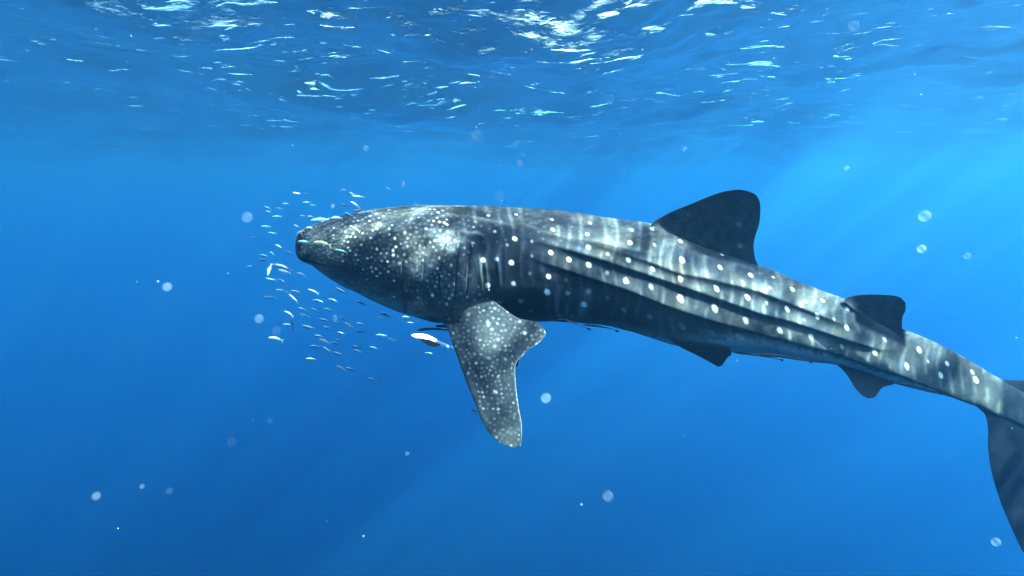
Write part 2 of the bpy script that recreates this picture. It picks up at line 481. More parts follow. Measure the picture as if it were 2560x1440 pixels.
    # white belly
    wy = np.interp(PX, WHITE_X, WHITE_Y)
    soft = np.interp(PX, [738, 900, 1200, 1700, 1900, 2600], [16, 30, 16, 24, 18, 9])
    wb = (1 - root_) * sstep(-1, 1, (PY - wy + (fbm(PX / 12, PY / 8, 55, 2) - .5) * 14) / soft)
    v = v * (1 - wb) + wb * (.66 + .06 * (big - .5))
    # ---- spots
    def paint(x, y, r, a, soft=.55, ell=1.0, rot=0.0):
        i0, i1 = np.searchsorted(px, x - 3 * r), np.searchsorted(px, x + 3 * r) + 1
        if i1 - i0 < 2: return
        im = min(NS - 1, np.searchsorted(px, x))
        q = np.interp(y, PY[im], ARC[im])
        dx = PX[i0:i1] - x; dq = ARC[i0:i1] - q - (ARC[i0:i1] * 0)
        # keep the spot round where the section changes along the body
        dq = dq - (np.interp(PX[i0:i1, 0], px, ARC[:, :].max(1) * 0))[:, None]
        ca, sa = math.cos(rot), math.sin(rot)
        a1 = dx * ca + dq * sa; a2 = -dx * sa + dq * ca
        d = np.sqrt(a1 ** 2 + (a2 * ell) ** 2) / r + (fine[i0:i1] - .5) * .5
        mk = (1 - sstep(1 - soft, 1 + soft * .6, d)) * a
        v[i0:i1] = v[i0:i1] * (1 - mk) + mk * (.55 + .45 * a)
    rng = random.Random(4)
    def sp(x, y):
        t = float(fT(np.array([x]))[0]); b = float(np.interp(x, WHITE_X, WHITE_Y))
        if y < t + 1 or y > b + 22: return None
        return float(np.interp(x, [738, 800, 880, 980, 1100, 1190], [5.2, 6.8, 9.0, 11.2, 11.0, 13]))
    for (x, y) in poisson((741, 515, 1245, 805), sp, 3, 64000):
        if x > 1185 and y < 700 + (x - 1185) * .6: continue
        r = float(np.interp(x, [738, 800, 880, 980, 1100, 1190], [1.8, 2.5, 3.5, 4.2, 3.9, 3.9])) * rng.uniform(.75, 1.25)
        fade = 1.0
        bel = float(np.interp(x, WHITE_X, WHITE_Y))
        if y > bel - 30: fade = .5
        if 990 < x < 1080: fade *= .72
        if x > 1120: fade *= .8 if y > 600 else .5
        a = min(1, rng.choice([.38, .45, .55, .65, .85, 1.0]) * fade)
        paint(x, y, r, a, .7, rng.uniform(.75, 1.6), rng.uniform(-.6, .6))
    # faint secondary speckle over back and flank
    def sp2(x, y):
        t = float(fT(np.array([x]))[0]); e = float(np.interp(x, RIDGES[0][0], RIDGES[0][1]))
        if y < t + 2 or y > e + 10: return None
        return 14.0 + (x - 1150) * .02
    for (x, y) in poisson((1180, 516, 1640, 660), sp2, 8, 5000):
        paint(x, y, rng.uniform(2.5, 4.5), rng.uniform(.12, .4), .8, rng.uniform(.7, 1.4), rng.uniform(-.6, .6))
    for (x, y, r, a) in MAJOR:
        a = .40 + .56 * a
        paint(x, y, r * .84, a, .42, 1.0 if a > .5 else 1.1)
    v = v * (1 - .92 * gl_dark)
    # mouth line at the snout
    ml = np.exp(-((PY - np.interp(PX, [738, 760, 790, 830], [641, 650, 658, 668])) / 2.2) ** 2) * (1 - sstep(800, 835, PX))
    v = v * (1 - .7 * ml)
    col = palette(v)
    # warm-to-cool variation of the pigment
    tint = (fbm(PX / 50, ARC / 40, 77, 2) - .5)[..., None] * np.array([.35, .05, -.3])
    col = np.clip(col * (1 + tint), 0, 1)
    ring = np.concatenate([near, far[:, 1:-1][:, ::-1]], 1)
    rc = np.concatenate([col, col[:, 1:-1][:, ::-1]], 1)
    M = ring.shape[1]
    verts = ring.reshape(-1, 3)
    quads = grid_quads(NS, M, True)
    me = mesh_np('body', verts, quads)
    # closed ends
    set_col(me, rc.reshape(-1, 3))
    bm = bmesh.new(); bm.from_mesh(me)
    bm.verts.ensure_lookup_table()
    try:
        bm.faces.new([bm.verts[i] for i in range(M)])
        bm.faces.new([bm.verts[(NS - 1) * M + i] for i in range(M)][::-1])
    except Exception: pass
    bm.to_mesh(me); bm.free(); me.shade_smooth()
    me.materials.append(SKIN)
    return me

def chord_fin(name, rows, Yf, thick, colour, flare=2.2, NS=150, NC=90, dark_edge=False, mirror=None, root_fade=.12, wob=0.0):
    """a fin as a closed foil: rows are (leading x,y, trailing x,y) from root to tip, pixels; Y* the distances per row"""
    rows = np.array(rows, float)
    n = len(rows)
    k = np.arange(n)
    # parameter by arc length
    mid = (rows[:, :2] + rows[:, 2:]) / 2
    t = np.concatenate([[0], np.cumsum(np.maximum(4, np.hypot(*np.diff(rows[:, 2:], axis=0).T)) + np.hypot(*np.diff(rows[:, :2], axis=0).T))]); t /= t[-1]
    s = np.linspace(0, 1, NS)
    C = [smooth_interp(s, t, rows[:, j]) for j in range(4)]
    c = (1 - np.cos(np.linspace(0, math.pi, NC))) / 2
    PX = C[0][:, None] * (1 - c) + C[2][:, None] * c
    PY = C[1][:, None] * (1 - c) + C[3][:, None] * c
    PY = PY + wob * np.sin(s[:, None] * 9 + c * 4) * c * 2
    YY = Yf(PX, PY) + 0 * PX
    prof = 2.6 * (np.sqrt(np.clip(c, 0, 1)) - c) * (1 - .0 * c)     # blunt lead, sharp trail
    prof = np.maximum(prof, .0) + .05 * np.sin(np.pi * c)
    ts = thick * ((1 - s) * .8 + .2) * np.sqrt(np.clip(1 - s ** 5, 0, 1)) * (1 + flare * np.exp(-s / root_fade))
    off = ts[:, None] * prof
    a = at(PX, PY, YY - off); b = at(PX, PY, YY + off)
    col = colour(PX, PY, s[:, None] + 0 * PX, c[None, :] + 0 * PX)
    colb = col
    ring = np.concatenate([a, b[:, 1:-1][:, ::-1]], 1)
    rc = np.concatenate([col, colb[:, 1:-1][:, ::-1]], 1)
    if mirror is not None:
        ring = ring.copy(); ring[..., 1] = 2 * mirror - ring[..., 1]
    M = ring.shape[1]
    q = grid_quads(NS, M, True)
    me = mesh_np(name, ring.reshape(-1, 3), q)
    set_col(me, rc.reshape(-1, 3))
    bm = bmesh.new(); bm.from_mesh(me)
    bm.verts.ensure_lookup_table()
    for st in (0, (NS - 1) * M):
        try: bm.faces.new([bm.verts[st + i] for i in range(M)])
        except Exception: pass
    bmesh.ops.recalc_face_normals(bm, faces=bm.faces)
    bm.to_mesh(me); bm.free(); me.shade_smooth()
    me.materials.append(SKIN)
    return me

def spot_field(PX, PY, v, pts, soft=.75):
    nz = (fbm(PX / 4, PY / 4, 66, 2) - .5) * .7
    for (x, y, r, a) in pts:
        d2 = (PX - x) ** 2 + (PY - y) ** 2
        mk = (1 - sstep(1 - soft, 1 + soft * .6, np.sqrt(d2) / r + nz)) * a
        v = v * (1 - mk) + mk * (.5 + .45 * a)
    return v

def build_shark():
    root = empty('whale_shark', tuple(at(1500, 690, 3.4)))
    tag(root, 'large white-spotted dark whale shark swimming left just under the surface', 'whale shark')
    inv = Matrix.Translation(-root.location)
    def part(name, me):
        me.transform(inv)
        return link(bpy.data.objects.new(name, me), root)
    part('body', body_mesh())
    # pectoral fin
    rows = [(1096,772,1196,722),(1102,800,1246,764),(1119,824,1296,797),(1129,852,1342,806),(1139,880,1364,832),(1148,905,1346,854),(1157,930,1314,876),
            (1167,957,1292,904),(1188,1008,1289,955),(1206,1052,1296,1018),(1228,1088,1304,1064),(1256,1111,1304,1096),(1288,1120,1301,1115)]
    rng = random.Random(9)
    fpts = []
    for (x, y) in poisson((1080, 700, 1370, 1125), lambda x, y: 9.6, 12, 22000):
        fpts.append((x, y, rng.uniform(2.6, 4.4), rng.choice([.15, .25, .3, .4, .5, .65])))
    fpts += [(1171,786,5,.6),(1220,807,5,.7),(1245,848,5,.6),(1312,832,6,.8),(1237,866,5,.6),(1265,876,5,.6),(1222,895,5,.6),(1263,898,5,.6),(1238,980,5.5,.6),(1245,942,4.5,.6)]
    def ybody(x, y):
        T, B, W = fT(x), fB(x), fW(x)
        cz = np.clip(np.abs((T + B) / 2 - y) / ((B - T) / 2), 0, .995)
        return midY(x) - W * (1 - cz ** 2.25) ** (1 / 2.25)
    def ypec(x, y):
        # the root hugs the flank and then lifts away from it
        ax, ay, bx, by_ = 1092.0, 800.0, 1218.0, 728.0
        L_ = math.hypot(bx - ax, by_ - ay)
        below_ = ((y - ay) * (bx - ax) - (x - ax) * (by_ - ay)) / L_
        wt = 1 - sstep(-22, 52, below_)
        return wt * (ybody(x, y) + .018 + .0016 * np.clip(-below_ - 12, 0, 80)) + (1 - wt) * (smooth_interp(y, [680, 740, 800, 850, 900, 1000, 1130], [3.22, 3.115, 3.03, 2.98, 2.945, 2.875, 2.785])
                + .20 * np.exp(-((x - 1080) ** 2 + (y - 790) ** 2) / 45.0 ** 2))
    def pec(PX, PY, s, c):
        v = .22 + .11 * sstep(.3, .75, fbm(PX / 45, PY / 60, 61, 3)) + .06 * (fbm(PX / 5, PY / 5, 62, 2) - .5)
        dk = np.exp(-((PX - 1165 - (PY - 860) * .42) / 34) ** 2) * np.exp(-((PY - 900) / 150) ** 4)
        v = v * (1 - .72 * dk)
        v = np.clip(v - .05 * c + .02 * sstep(.55, 1, s), .03, 1)
        v = spot_field(PX, PY, v, fpts)
        v = v + .22 * sstep(.985, 1.0, c) + .25 * sstep(.95, 1.0, c) * sstep(.3, .5, s)
        v = v * (1 - .85 * (1 - sstep(.004, .016, c)))
        return palette(v)
    o = part('pectoral_fin', chord_fin('pectoral_fin', rows, ypec, .030, pec, flare=.5, NS=260, NC=170, wob=1.5))
    o2 = part('pectoral_fin', chord_fin('pectoral_fin', rows, ypec, .030, pec, flare=.5, NS=90, NC=50, mirror=3.44))
    # first dorsal
    rows = [(1622,572,1812,660),(1640,551,1893,668),(1680,529,1888,645),(1720,513,1884,612),(1758,497,1889,588),(1795,483,1898,560),(1826,476,1901,525),(1850,474,1899,504),(1868,477,1892,488)]
    def dor(PX, PY, s, c):
        v = .02 + .22 * fbm(PX / 14, PY / 14, 71, 2)
        m = sstep(10, -14, (PX - 1655) - (PY - 560) * 1.15)
        v = v * (1 - m) + .22 * m
        v = spot_field(PX, PY, v, [(1701,604,8,.8),(1848,560,8,.5),(1850,615,8,.65),(1805,637,7,.6),(1722,537,6,.4),(1784,553,4,.2),(1766,583,7,.15),(1690,564,4,.15),(1760,620,10,.12),(1812,530,8,.08),
                                   (1630,572,6,.7),(1890,567,5,.15)], .5)
        v += .1 * np.exp(-((PX - 1885) / 12) ** 2 - ((PY - 662) / 8) ** 2)
        return palette(v)
    part('dorsal_fin', chord_fin('dorsal_fin', rows, lambda x, y: 3.38 - .0009 * (640 - y) - .00025 * (x - 1700), .020, dor, flare=7, NS=180, NC=110, wob=.8))
    # second dorsal
    rows = [(2108,752,2212,838),(2126,741,2262,862),(2150,737,2256,828),(2180,736,2255,804),(2210,737,2258,789),(2236,739,2264,774),(2252,744,2264,757)]
    def dor2(PX, PY, s, c):
        v = .03 + .20 * fbm(PX / 12, PY / 12, 72, 2)
        m = sstep(2140, 2130, PX)
        return palette(v * (1 - m) + .24 * m)
    part('dorsal_fin', chord_fin('dorsal_fin', rows, lambda x, y: 3.32 - .0006 * (850 - y) - .0003 * (x - 2110), .014, dor2, flare=2.0, NS=100, NC=70))
    # pelvic fins, anal fin
    def under(PX, PY, s, c):
        return palette(.04 + .07 * fbm(PX / 12, PY / 10, 73, 2) + .2 * (1 - sstep(0, .12, s)))
    rows = [(1672,846,1822,868),(1698,866,1829,884),(1740,887,1819,894),(1774,905,1810,907),(1795,917,1805,914)]
    part('pelvic_fin', chord_fin('pelvic_fin', rows, lambda x, y: 3.24 + .0012 * (y - 860), .012, under, flare=1.0, NS=80, NC=50))
    part('pelvic_fin', chord_fin('pelvic_fin', rows, lambda x, y: 3.24 + .0012 * (y - 860), .012, under, flare=1.0, NS=40, NC=30, mirror=3.39))
    rows = [(2046,888,2250,950),(2098,917,2233,961),(2122,944,2206,969),(2138,970,2196,981),(2158,990,2188,992),(2170,996,2182,995)]
    def anal(PX, PY, s, c):
        return palette(.26 + .07 * fbm(PX / 12, PY / 10, 74, 2))
    part('anal_fin', chord_fin('anal_fin', rows, lambda x, y: 3.36 - .0004 * (y - 900), .012, anal, flare=1.5, NS=80, NC=50))
    # tail: upper and lower lobe as one fin
    def cau(PX, PY, s, c):
        return palette(.03 + .05 * fbm(PX / 20, PY / 20, 75, 2) + 0 * s)
    rows = [(2500,948,2600,1085),(2530,950,2650,1090),(2580,948,2720,1050),(2660,905,2790,985),(2750,830,2850,890),(2850,730,2910,770),(2940,620,2965,640)]
    part('caudal_fin', chord_fin('caudal_fin', rows, lambda x, y: midY(x) + .0005 * np.clip(y - 1040, 0, 400), .020, cau, flare=1.2, NS=100, NC=60))
    rows = [(2432,1010,2610,1010),(2462,1036,2625,1060),(2470,1070,2632,1110),(2470,1115,2634,1160),(2477,1170,2640,1220),(2493,1230,2652,1290),(2520,1300,2672,1370),(2558,1380,2700,1450),(2620,1470,2730,1520),(2700,1560,2750,1580)]
    o = part('caudal_fin', chord_fin('caudal_fin', rows, lambda x, y: midY(x) + .0005 * np.clip(y - 1040, 0, 400), .020, lambda PX, PY, s, c: palette(.0 + .06 * fbm(PX / 20, PY / 20, 76, 2)), flare=.6, NS=120, NC=60))
    # eye, small and low on the side of the head
    bm = bmesh.new(); bmesh.ops.create_uvsphere(bm, u_segments=20, v_segments=12, radius=.011)
    me = bpy.data.meshes.new('eye'); bm.to_mesh(me); bm.free(); me.shade_smooth()
    x, y = 917, 700
    W = float(fW(np.array([x]))[0]); T_, B_ = float(fT(np.array([x]))[0]), float(fB(np.array([x]))[0])
    cz = ((T_ + B_) / 2 - y) / ((B_ - T_) / 2)
    off = W * (1 - abs(cz) ** 2.25) ** (1 / 2.25)
    p = at(x, y, float(midY(x)) - off + .002)
    me.transform(Matrix.Translation(Vector(p)))
    me.materials.append(flat_mat('eye', (.01, .012, .015), .15, .5))
    part('eye', me)
build_shark()

# ------------------------------------------------------------------ small fish
M_SILVER_LIT = flat_mat('silver_scales_lit', (.24, .30, .33), .4, .3)  # fish catching the sun, brightness put into the scale colour
M_GOLD = flat_mat('golden_scales', (.60, .50, .26), .4, .3)
M_TEAL = flat_mat('teal_scales', (.11, .22, .26), .4, .3)
M_SILVER_UNLIT = flat_mat('silver_scales_unlit', (.17, .28, .38), .35, .2, .8)  # same silvery fish out of the sun, darkened in the colour

def loft(path, rx, rz, nseg=10):
    """closed tube along x-ish path; rx half thickness (y), rz half height"""
    V = []; Q = []
    n = len(path)
    for i, (x, z) in enumerate(path):
        a = path[max(0, i - 1)]; b = path[min(n - 1, i + 1)]
        d = Vector((b[0] - a[0], 0, b[1] - a[1])).normalized(); nn = Vector((-d.z, 0, d.x))
        for k in range(nseg):
            t = 6.2832 * k / nseg
            p = Vector((x, 0, z)) + nn * (rz[i] * math.cos(t)) + Vector((0, rx[i] * math.sin(t), 0))
            V.append(p)
    for i in range(n - 1):
        for k in range(nseg):
            k2 = (k + 1) % nseg
            Q.append((i * nseg + k, i * nseg + k2, (i + 1) * nseg + k2, (i + 1) * nseg + k))
    Q.append(tuple(range(nseg))[::-1]); Q.append(tuple((n - 1) * nseg + k for k in range(nseg)))
    return V, Q

def py_mesh(name, V, Q, material, smooth=True):
    me = bpy.data.meshes.new(name); me.from_pydata([tuple(v) for v in V], [], Q)
    bm = bmesh.new(); bm.from_mesh(me); bmesh.ops.recalc_face_normals(bm, faces=bm.faces); bm.to_mesh(me); bm.free()
    if smooth: me.shade_smooth()
    me.materials.append(material)
    return me

def plate(pts, th):
    n = len(pts)
    V = [Vector((x, -th, z)) for x, z in pts] + [Vector((x, th, z)) for x, z in pts]
    Q = [tuple(range(n)), tuple(range(n, 2 * n))[::-1]]
    for i in range(n):
        j = (i + 1) % n
        Q.append((i, j, n + j, n + i))
    return V, Q

def fish_meshes(bend, material, tagname):
    xs = [-.5, -.485, -.45, -.38, -.28, -.15, 0, .14, .26, .34, .385]
    hz = [.004, .024, .048, .076, .096, .106, .098, .074, .043, .024, .018]
    bz = lambda x: bend * (x * x) * -1.0
    path = [(x, bz(x)) for x in xs]
    V, Q = loft(path, [h * .42 for h in hz], hz, 10)
    body = py_mesh('body_' + tagname, V, Q, material)
    x0 = .37; z0 = bz(x0); sl = -2 * bend * x0
    f = lambda x, z: (x, z0 + (x - x0) * sl + z)
    V, Q = plate([f(.36, .018), f(.43, .06), f(.54, .155), f(.49, .05), f(.45, 0), f(.49, -.05), f(.54, -.155), f(.43, -.06), f(.36, -.018)], .004)
    tail = py_mesh('tail_fin_' + tagname, V, Q, material, False)
    V, Q = plate([(-.16, bz(-.16) + .09), (-.08, bz(-.08) + .145), (.06, bz(.06) + .125), (.28, bz(.28) + .075), (.30, bz(.3) + .03), (0, bz(0) + .06)], .004)
    dors = py_mesh('dorsal_fin_' + tagname, V, Q, material, False)
    V, Q = plate([(.02, bz(.02) - .08), (.08, bz(.08) - .135), (.16, bz(.16) - .095), (.30, bz(.3) - .05), (.28, bz(.28) - .03), (.05, bz(.05) - .08)], .004)
    anal = py_mesh('anal_fin_' + tagname, V, Q, material, False)
    return (('body', body), ('tail_fin', tail), ('dorsal_fin', dors), ('anal_fin', anal))

FM = {}
for key, mt in (('p', M_SILVER_LIT), ('g', M_GOLD), ('t', M_TEAL), ('d', M_SILVER_UNLIT)):
    for bi, bd in enumerate((-.12, .12, .35)):
        FM[key, bi] = fish_meshes(bd, mt, key + str(bi))

# (x, y, length, angle (tail down positive), kind, bend, distance, label or None)
F = [
 (708,668,46,25,'p',1,3.05,'largest pale silver fish before the snout, upper of an overlapping pair'),
 (711,679,40,8,'p',0,3.0,'pale silver fish overlapping the belly of the largest one before the snout'),
 (673,674,34,-68,'p',1,3.1,'pale fish pitched almost upright left of the overlapping silver pair'),
 (755,686,30,20,'p',2,3.1,'thin pale curved fish just below the tip of the shark snout'),
 (783,728,30,25,'p',1,3.1,'pale silver fish with arched back alone below the shark chin'),
 (733,746,34,35,'p',0,3.0,'pale slim fish diving steeply, tail towards the throat, below the chin'),
 (722,783,28,28,'p',2,3.1,'small pale arched fish straight above the round white drifting speck cluster'),
 (690,846,38,20,'p',2,3.0,'pale silver arched fish right of the round white disc, lowest at the left'),
 (777,897,28,4,'p',1,3.2,'pale fish lying level, lowest bright fish of the school'),
 (812,853,36,17,'p',1,3.4,'pale greenish slim fish in the middle of the lower school'),
 (873,813,34,15,'p',0,3.5,'thin pale greenish fish streaking between dark ones under the throat'),
 (948,794,24,6,'p',2,3.3,'small pale arched fish close under the throat of the shark'),
 (981,849,24,22,'p',0,3.3,'small pale slim fish left of the white bellied remora'),
 (854,921,30,30,'p',0,3.5,'pale greenish fish paired with a dark one at the bottom of the school'),
 (741,565,18,15,'p',1,3.1,'tiny pale fish right above the top of the snout tip'),
 (749,581,30,-28,'p',2,3.0,'white curved fish touching the upper lip of the whale shark'),
 (773,569,16,5,'p',1,3.1,'tiny pale fish resting over the snout edge behind the white curved fish'),
 (757,540,18,-3,'p',0,3.2,'small bright fish with spread tail above the snout'),
 (776,541,16,2,'p',1,3.3,'small pale fish right behind the bright spread-tailed one above the snout'),
 (699,521,18,0,'p',1,3.6,'faint pale fish far up left of the snout'),
 (895,492,32,5,'p',0,3.1,'pale silver fish with forked tail high above the forehead'),
 (888,511,28,35,'p',1,3.0,'pale fish tilted nose up above the forehead of the shark'),
 (897,526,34,-6,'p',1,3.0,'pale broad fish skimming the forehead of the shark'),
 (915,531,46,-10,'p',1,3.05,'long white fish lying along the outline of the forehead'),
 (841,544,30,0,'p',2,3.05,'pale fish with bent tail on the outline of the head'),
 (806,607,44,12,'g',2,2.95,'golden backed fish swimming across the side of the snout'),
 (889,572,26,32,'g',1,2.95,'small golden edged fish over the brow of the shark'),
 (741,483,18,8,'g',0,3.3,'small yellow fish, the only golden one clear of the head'),
 (852,627,34,12,'t',1,2.95,'teal oval fish across the cheek of the whale shark'),
 (760,604,32,6,'t',1,3.0,'long teal fish lying over the mouth of the whale shark'),
 (876,538,30,22,'t',0,3.05,'teal fish on the upper edge of the forehead'),
 (1008,460,20,-75,'p',0,3.3,'tiny pale upright fish high above the back of the head'),
 (859,475,20,-5,'p',1,3.6,'faint pale fish near the topmost of the school over the head'),
 (1307,886,22,-60,'p',0,3.2,'small white fish tucked behind the trailing edge of the pectoral fin'),
 (821,774,28,15,'t',1,4.0,None),(675,744,34,6,'t',1,3.9,None),(763,789,28,20,'t',1,3.9,None),(1014,792,20,5,'p',1,4.4,'faint pale fish at the rear end of the throat outline'),
 (668,519,20,12,'t',1,4.2,None),(664,566,24,0,'t',1,4.6,None),(660,639,28,5,'t',1,4.2,None),(678,699,30,12,'t',0,4.0,None),(704,703,24,25,'t',1,3.9,None),(720,731,16,5,'p',1,3.6,'tiny pale fish above the steeply diving slim one'),
 (766,485,14,0,'d',1,3.8,None),(880,484,16,30,'d',1,3.5,None),(971,471,12,22,'d',1,3.5,None),(861,513,24,12,'d',1,3.4,None),(766,506,20,0,'d',0,4.4,None),(782,513,16,5,'t',1,4.0,None),
 (670,529,18,5,'d',1,4.0,None),(713,509,16,0,'d',1,4.6,None),(692,541,24,0,'d',1,4.4,None),(800,549,48,-3,'d',1,4.4,None),(680,583,26,3,'d',0,4.5,None),(635,595,22,3,'d',1,4.6,None),
 (696,615,18,28,'d',1,3.7,None),(724,632,24,8,'d',1,4.2,None),(658,650,28,2,'d',0,3.8,None),(680,633,16,30,'d',1,3.9,None),(625,666,18,-3,'d',1,4.8,None),(710,707,22,55,'d',1,3.9,None),
 (700,725,24,5,'d',1,4.0,None),(740,729,26,14,'d',1,4.2,None),(795,752,32,12,'d',2,4.2,None),(832,750,28,18,'d',2,4.3,None),(903,757,32,20,'d',1,3.7,None),(853,727,34,25,'d',0,4.0,None),
 (758,774,30,22,'d',1,3.6,None),(786,775,26,15,'d',1,4.2,None),(962,786,30,24,'d',1,3.7,None),(857,796,24,28,'d',0,3.7,None),(810,800,34,6,'d',1,4.2,None),(842,807,24,20,'d',1,3.9,None),
 (717,811,22,2,'d',1,4.0,None),(731,811,36,82,'d',1,3.6,None),(771,818,40,6,'d',0,3.9,None),(823,822,32,32,'d',2,3.4,None),(901,829,30,18,'d',1,3.6,None),(854,833,26,20,'d',1,4.1,None),
 (799,841,32,16,'d',2,3.9,None),(953,838,30,5,'d',1,4.1,None),(841,858,26,22,'d',0,3.4,None),(847,851,22,14,'d',1,4.0,None),(789,866,32,6,'d',1,3.8,None),(818,875,34,22,'d',0,3.5,None),
 (846,885,34,9,'d',0,3.7,None),(893,868,28,7,'d',1,3.9,None),(896,878,30,10,'d',1,3.5,None),(935,870,28,10,'d',1,4.1,None),(878,923,34,16,'d',2,3.8,None),(933,949,30,16,'d',0,3.8,None),
 (1026,807,22,8,'d',1,4.0,None),(1072,883,26,6,'d',2,4.4,None),(902,810,26,12,'d',1,4.3,None),(1045,805,16,10,'d',1,4.2,None),
]
def region(x, y):
    if y < 560: return 'above the snout'
    if y < 668: return 'in open water ahead of the snout'
    if y < 765: return 'just under the shark chin'
    if y < 815: return 'in the upper school below the throat'
    if y < 862: return 'in the middle of the school below the throat'
    return 'at the bottom of the school below the throat'
ORD = ['leftmost', 'second from the left', 'third from the left', 'fourth from the left', 'fifth from the left', 'sixth from the left', 'seventh from the left',
       'eighth from the left', 'ninth from the left', 'tenth from the left', 'eleventh from the left', 'twelfth from the left', 'thirteenth from the left', 'fourteenth from the left']
buckets = {}
for i, f in enumerate(F):
    if f[7] is None:
        buckets.setdefault((region(f[0], f[1]), 'dark' if f[4] == 'd' else 'faint teal'), []).append((f[0], i))
labels = {}
for (rg, kd), lst in buckets.items():
    lst.sort()
    for r_, (x, i) in enumerate(lst):
        pos = ORD[r_] if r_ < len(lst) - 1 or len(lst) == 1 else 'rightmost'
        labels[i] = ('only %s fish %s' % (kd, rg)) if len(lst) == 1 else ('%s %s fish %s' % (pos, kd, rg))
rng = random.Random(2)
for i, (x, y, L, ang, kd, bd, Y, lab) in enumerate(F):
    p = at(x, y, Y)
    o = empty('small_fish', tuple(p))
    sc_ = L * .97 * Y / FPX
    o.scale = (sc_, sc_, sc_)
    o.rotation_euler = (rng.uniform(-.35, .35), R(ang), rng.uniform(-.45, .45))
    tag(o, lab or labels[i], 'fish', 'small fish schooling round the head of the whale shark')
    for nm, me in FM[kd, bd]:
        link(bpy.data.objects.new(nm, me), o)

# ------------------------------------------------------------------ remoras
M_RDARK = flat_mat('remora_dark', (.006, .008, .012), .9, .0)
M_RPALE = flat_mat('remora_white', (.85, .86, .84), .4, .4)
def remora(path, width, Y, material, label, lobe=1.0, fin=True, headw=1.0, Y1=None):
    pts = np.array(path, float)
    t = np.linspace(0, 1, len(pts)); tt = np.linspace(0, 1, 26)
    X = smooth_interp(tt, t, pts[:, 0]); Yp = smooth_interp(tt, t, pts[:, 1])
    YY = np.linspace(Y, Y1 if Y1 else Y, 26)
    P = at(X, Yp, YY)
    P[:, 1] = P[:, 1]
    root = empty('remora', tuple(P[0]))
    tag(root, label, 'remora', 'remoras riding under the whale shark')
    k = Y / FPX
    prof = np.interp(tt, [0, .03, .12, .3, .6, .9, 1], [.15, .5 * headw, .95 * headw, 1.0, .7, .32, .28]) * width * k / 2
    path3 = [(p[0] - P[0][0], p[2] - P[0][2]) for p in P]
    V, Q = loft(path3, list(prof * .95), list(prof), 12)
    dY = [float(p[1] - P[0][1]) for p in P]
    V = [Vector((v.x, v.y + dY[min(25, i // 12)], v.z)) for i, v in enumerate(V)]
    link(bpy.data.objects.new('body', py_mesh('remora_body', V, Q, material)), root)
    e = Vector((path3[-1][0], 0, path3[-1][1])); d = (e - Vector((path3[-3][0], 0, path3[-3][1]))).normalized(); n = Vector((-d.z, 0, d.x))
    wv = width * k * lobe
    o2 = [e + d * (a * wv) + n * (b * wv) for a, b in ((-.5, .1), (.2, .35), (.9, .62), (1.5, .68), (2.0, .45), (2.15, 0), (2.0, -.45), (1.5, -.66), (.9, -.58), (.2, -.33), (-.5, -.1))]
    V, Q = plate([(v.x, v.z) for v in o2], .12 * width * k)
    to = link(bpy.data.objects.new('tail_fin', py_mesh('remora_tail', V, Q, material, False)), root)
    to.location.y = dY[-1]
    if fin:
        j = 7; b = Vector((path3[j][0], 0, path3[j][1])); d = (Vector((path3[j + 1][0], 0, path3[j + 1][1])) - b).normalized(); n = Vector((-d.z, 0, d.x)); w2 = width * k
        o3 = [b + d * (a * w2) + n * (c * w2) for a, c in ((-.6, .25), (.6, .85), (2.0, 1.2), (1.6, .5), (.8, .2))]
        V, Q = plate([(v.x, v.z) for v in o3], .08 * w2)
        fo = link(bpy.data.objects.new('pectoral_fin', py_mesh('remora_fin', V, Q, M_RDARK, False)), root)
        fo.location.y = -.45 * w2
    return root
remora([(1392,799),(1412,800),(1440,809),(1468,821)], 4.6, 3.12, M_RDARK, 'thin dark remora with round tail lobe hanging below the belly, behind the pectoral fin')
remora([(1456,812),(1490,815),(1520,820),(1538,826)], 4.6, 3.2, M_RDARK, 'second thin dark remora with round tail lobe, nearer the pelvic fin', fin=False)
remora([(1832,881),(1880,886),(1920,892),(1950,899)], 6, 3.2, M_RDARK, 'slender dark remora along the belly right behind the pelvic fin', .7, fin=False)
remora([(1896,886),(1950,890),(2000,899),(2022,904)], 8, 3.15, M_RDARK, 'longest dark remora under the tail, its tip ahead of the anal fin', .6, fin=False)
remora([(2236,958),(2280,964),(2320,975),(2345,983)], 5, 3.2, M_RDARK, 'thin dark remora on the underside behind the anal fin', .6, fin=False)
remora([(1042,826),(1075,822),(1110,824),(1128,828)], 7, 3.5, M_RDARK, 'dark remora under the gills, above the white bellied one', .8, fin=False)
remora([(1088,816),(1105,815),(1120,818),(1135,822)], 8, 3.6, M_RDARK, 'short dark remora wedged against the belly at the fin root', .6, fin=False)
remora([(1029,838),(1065,846),(1100,859),(1150,876)], 22, 2.98, M_RPALE, 'white bellied remora with dark side fin showing ahead of the pectoral fin', .4, headw=.8, Y1=3.25)
remora([(1177,1024),(1188,1027),(1200,1028),(1212,1028)], 4, 2.85, M_RDARK, 'tiny remora poking out from the front edge of the pectoral fin', .6, fin=False)

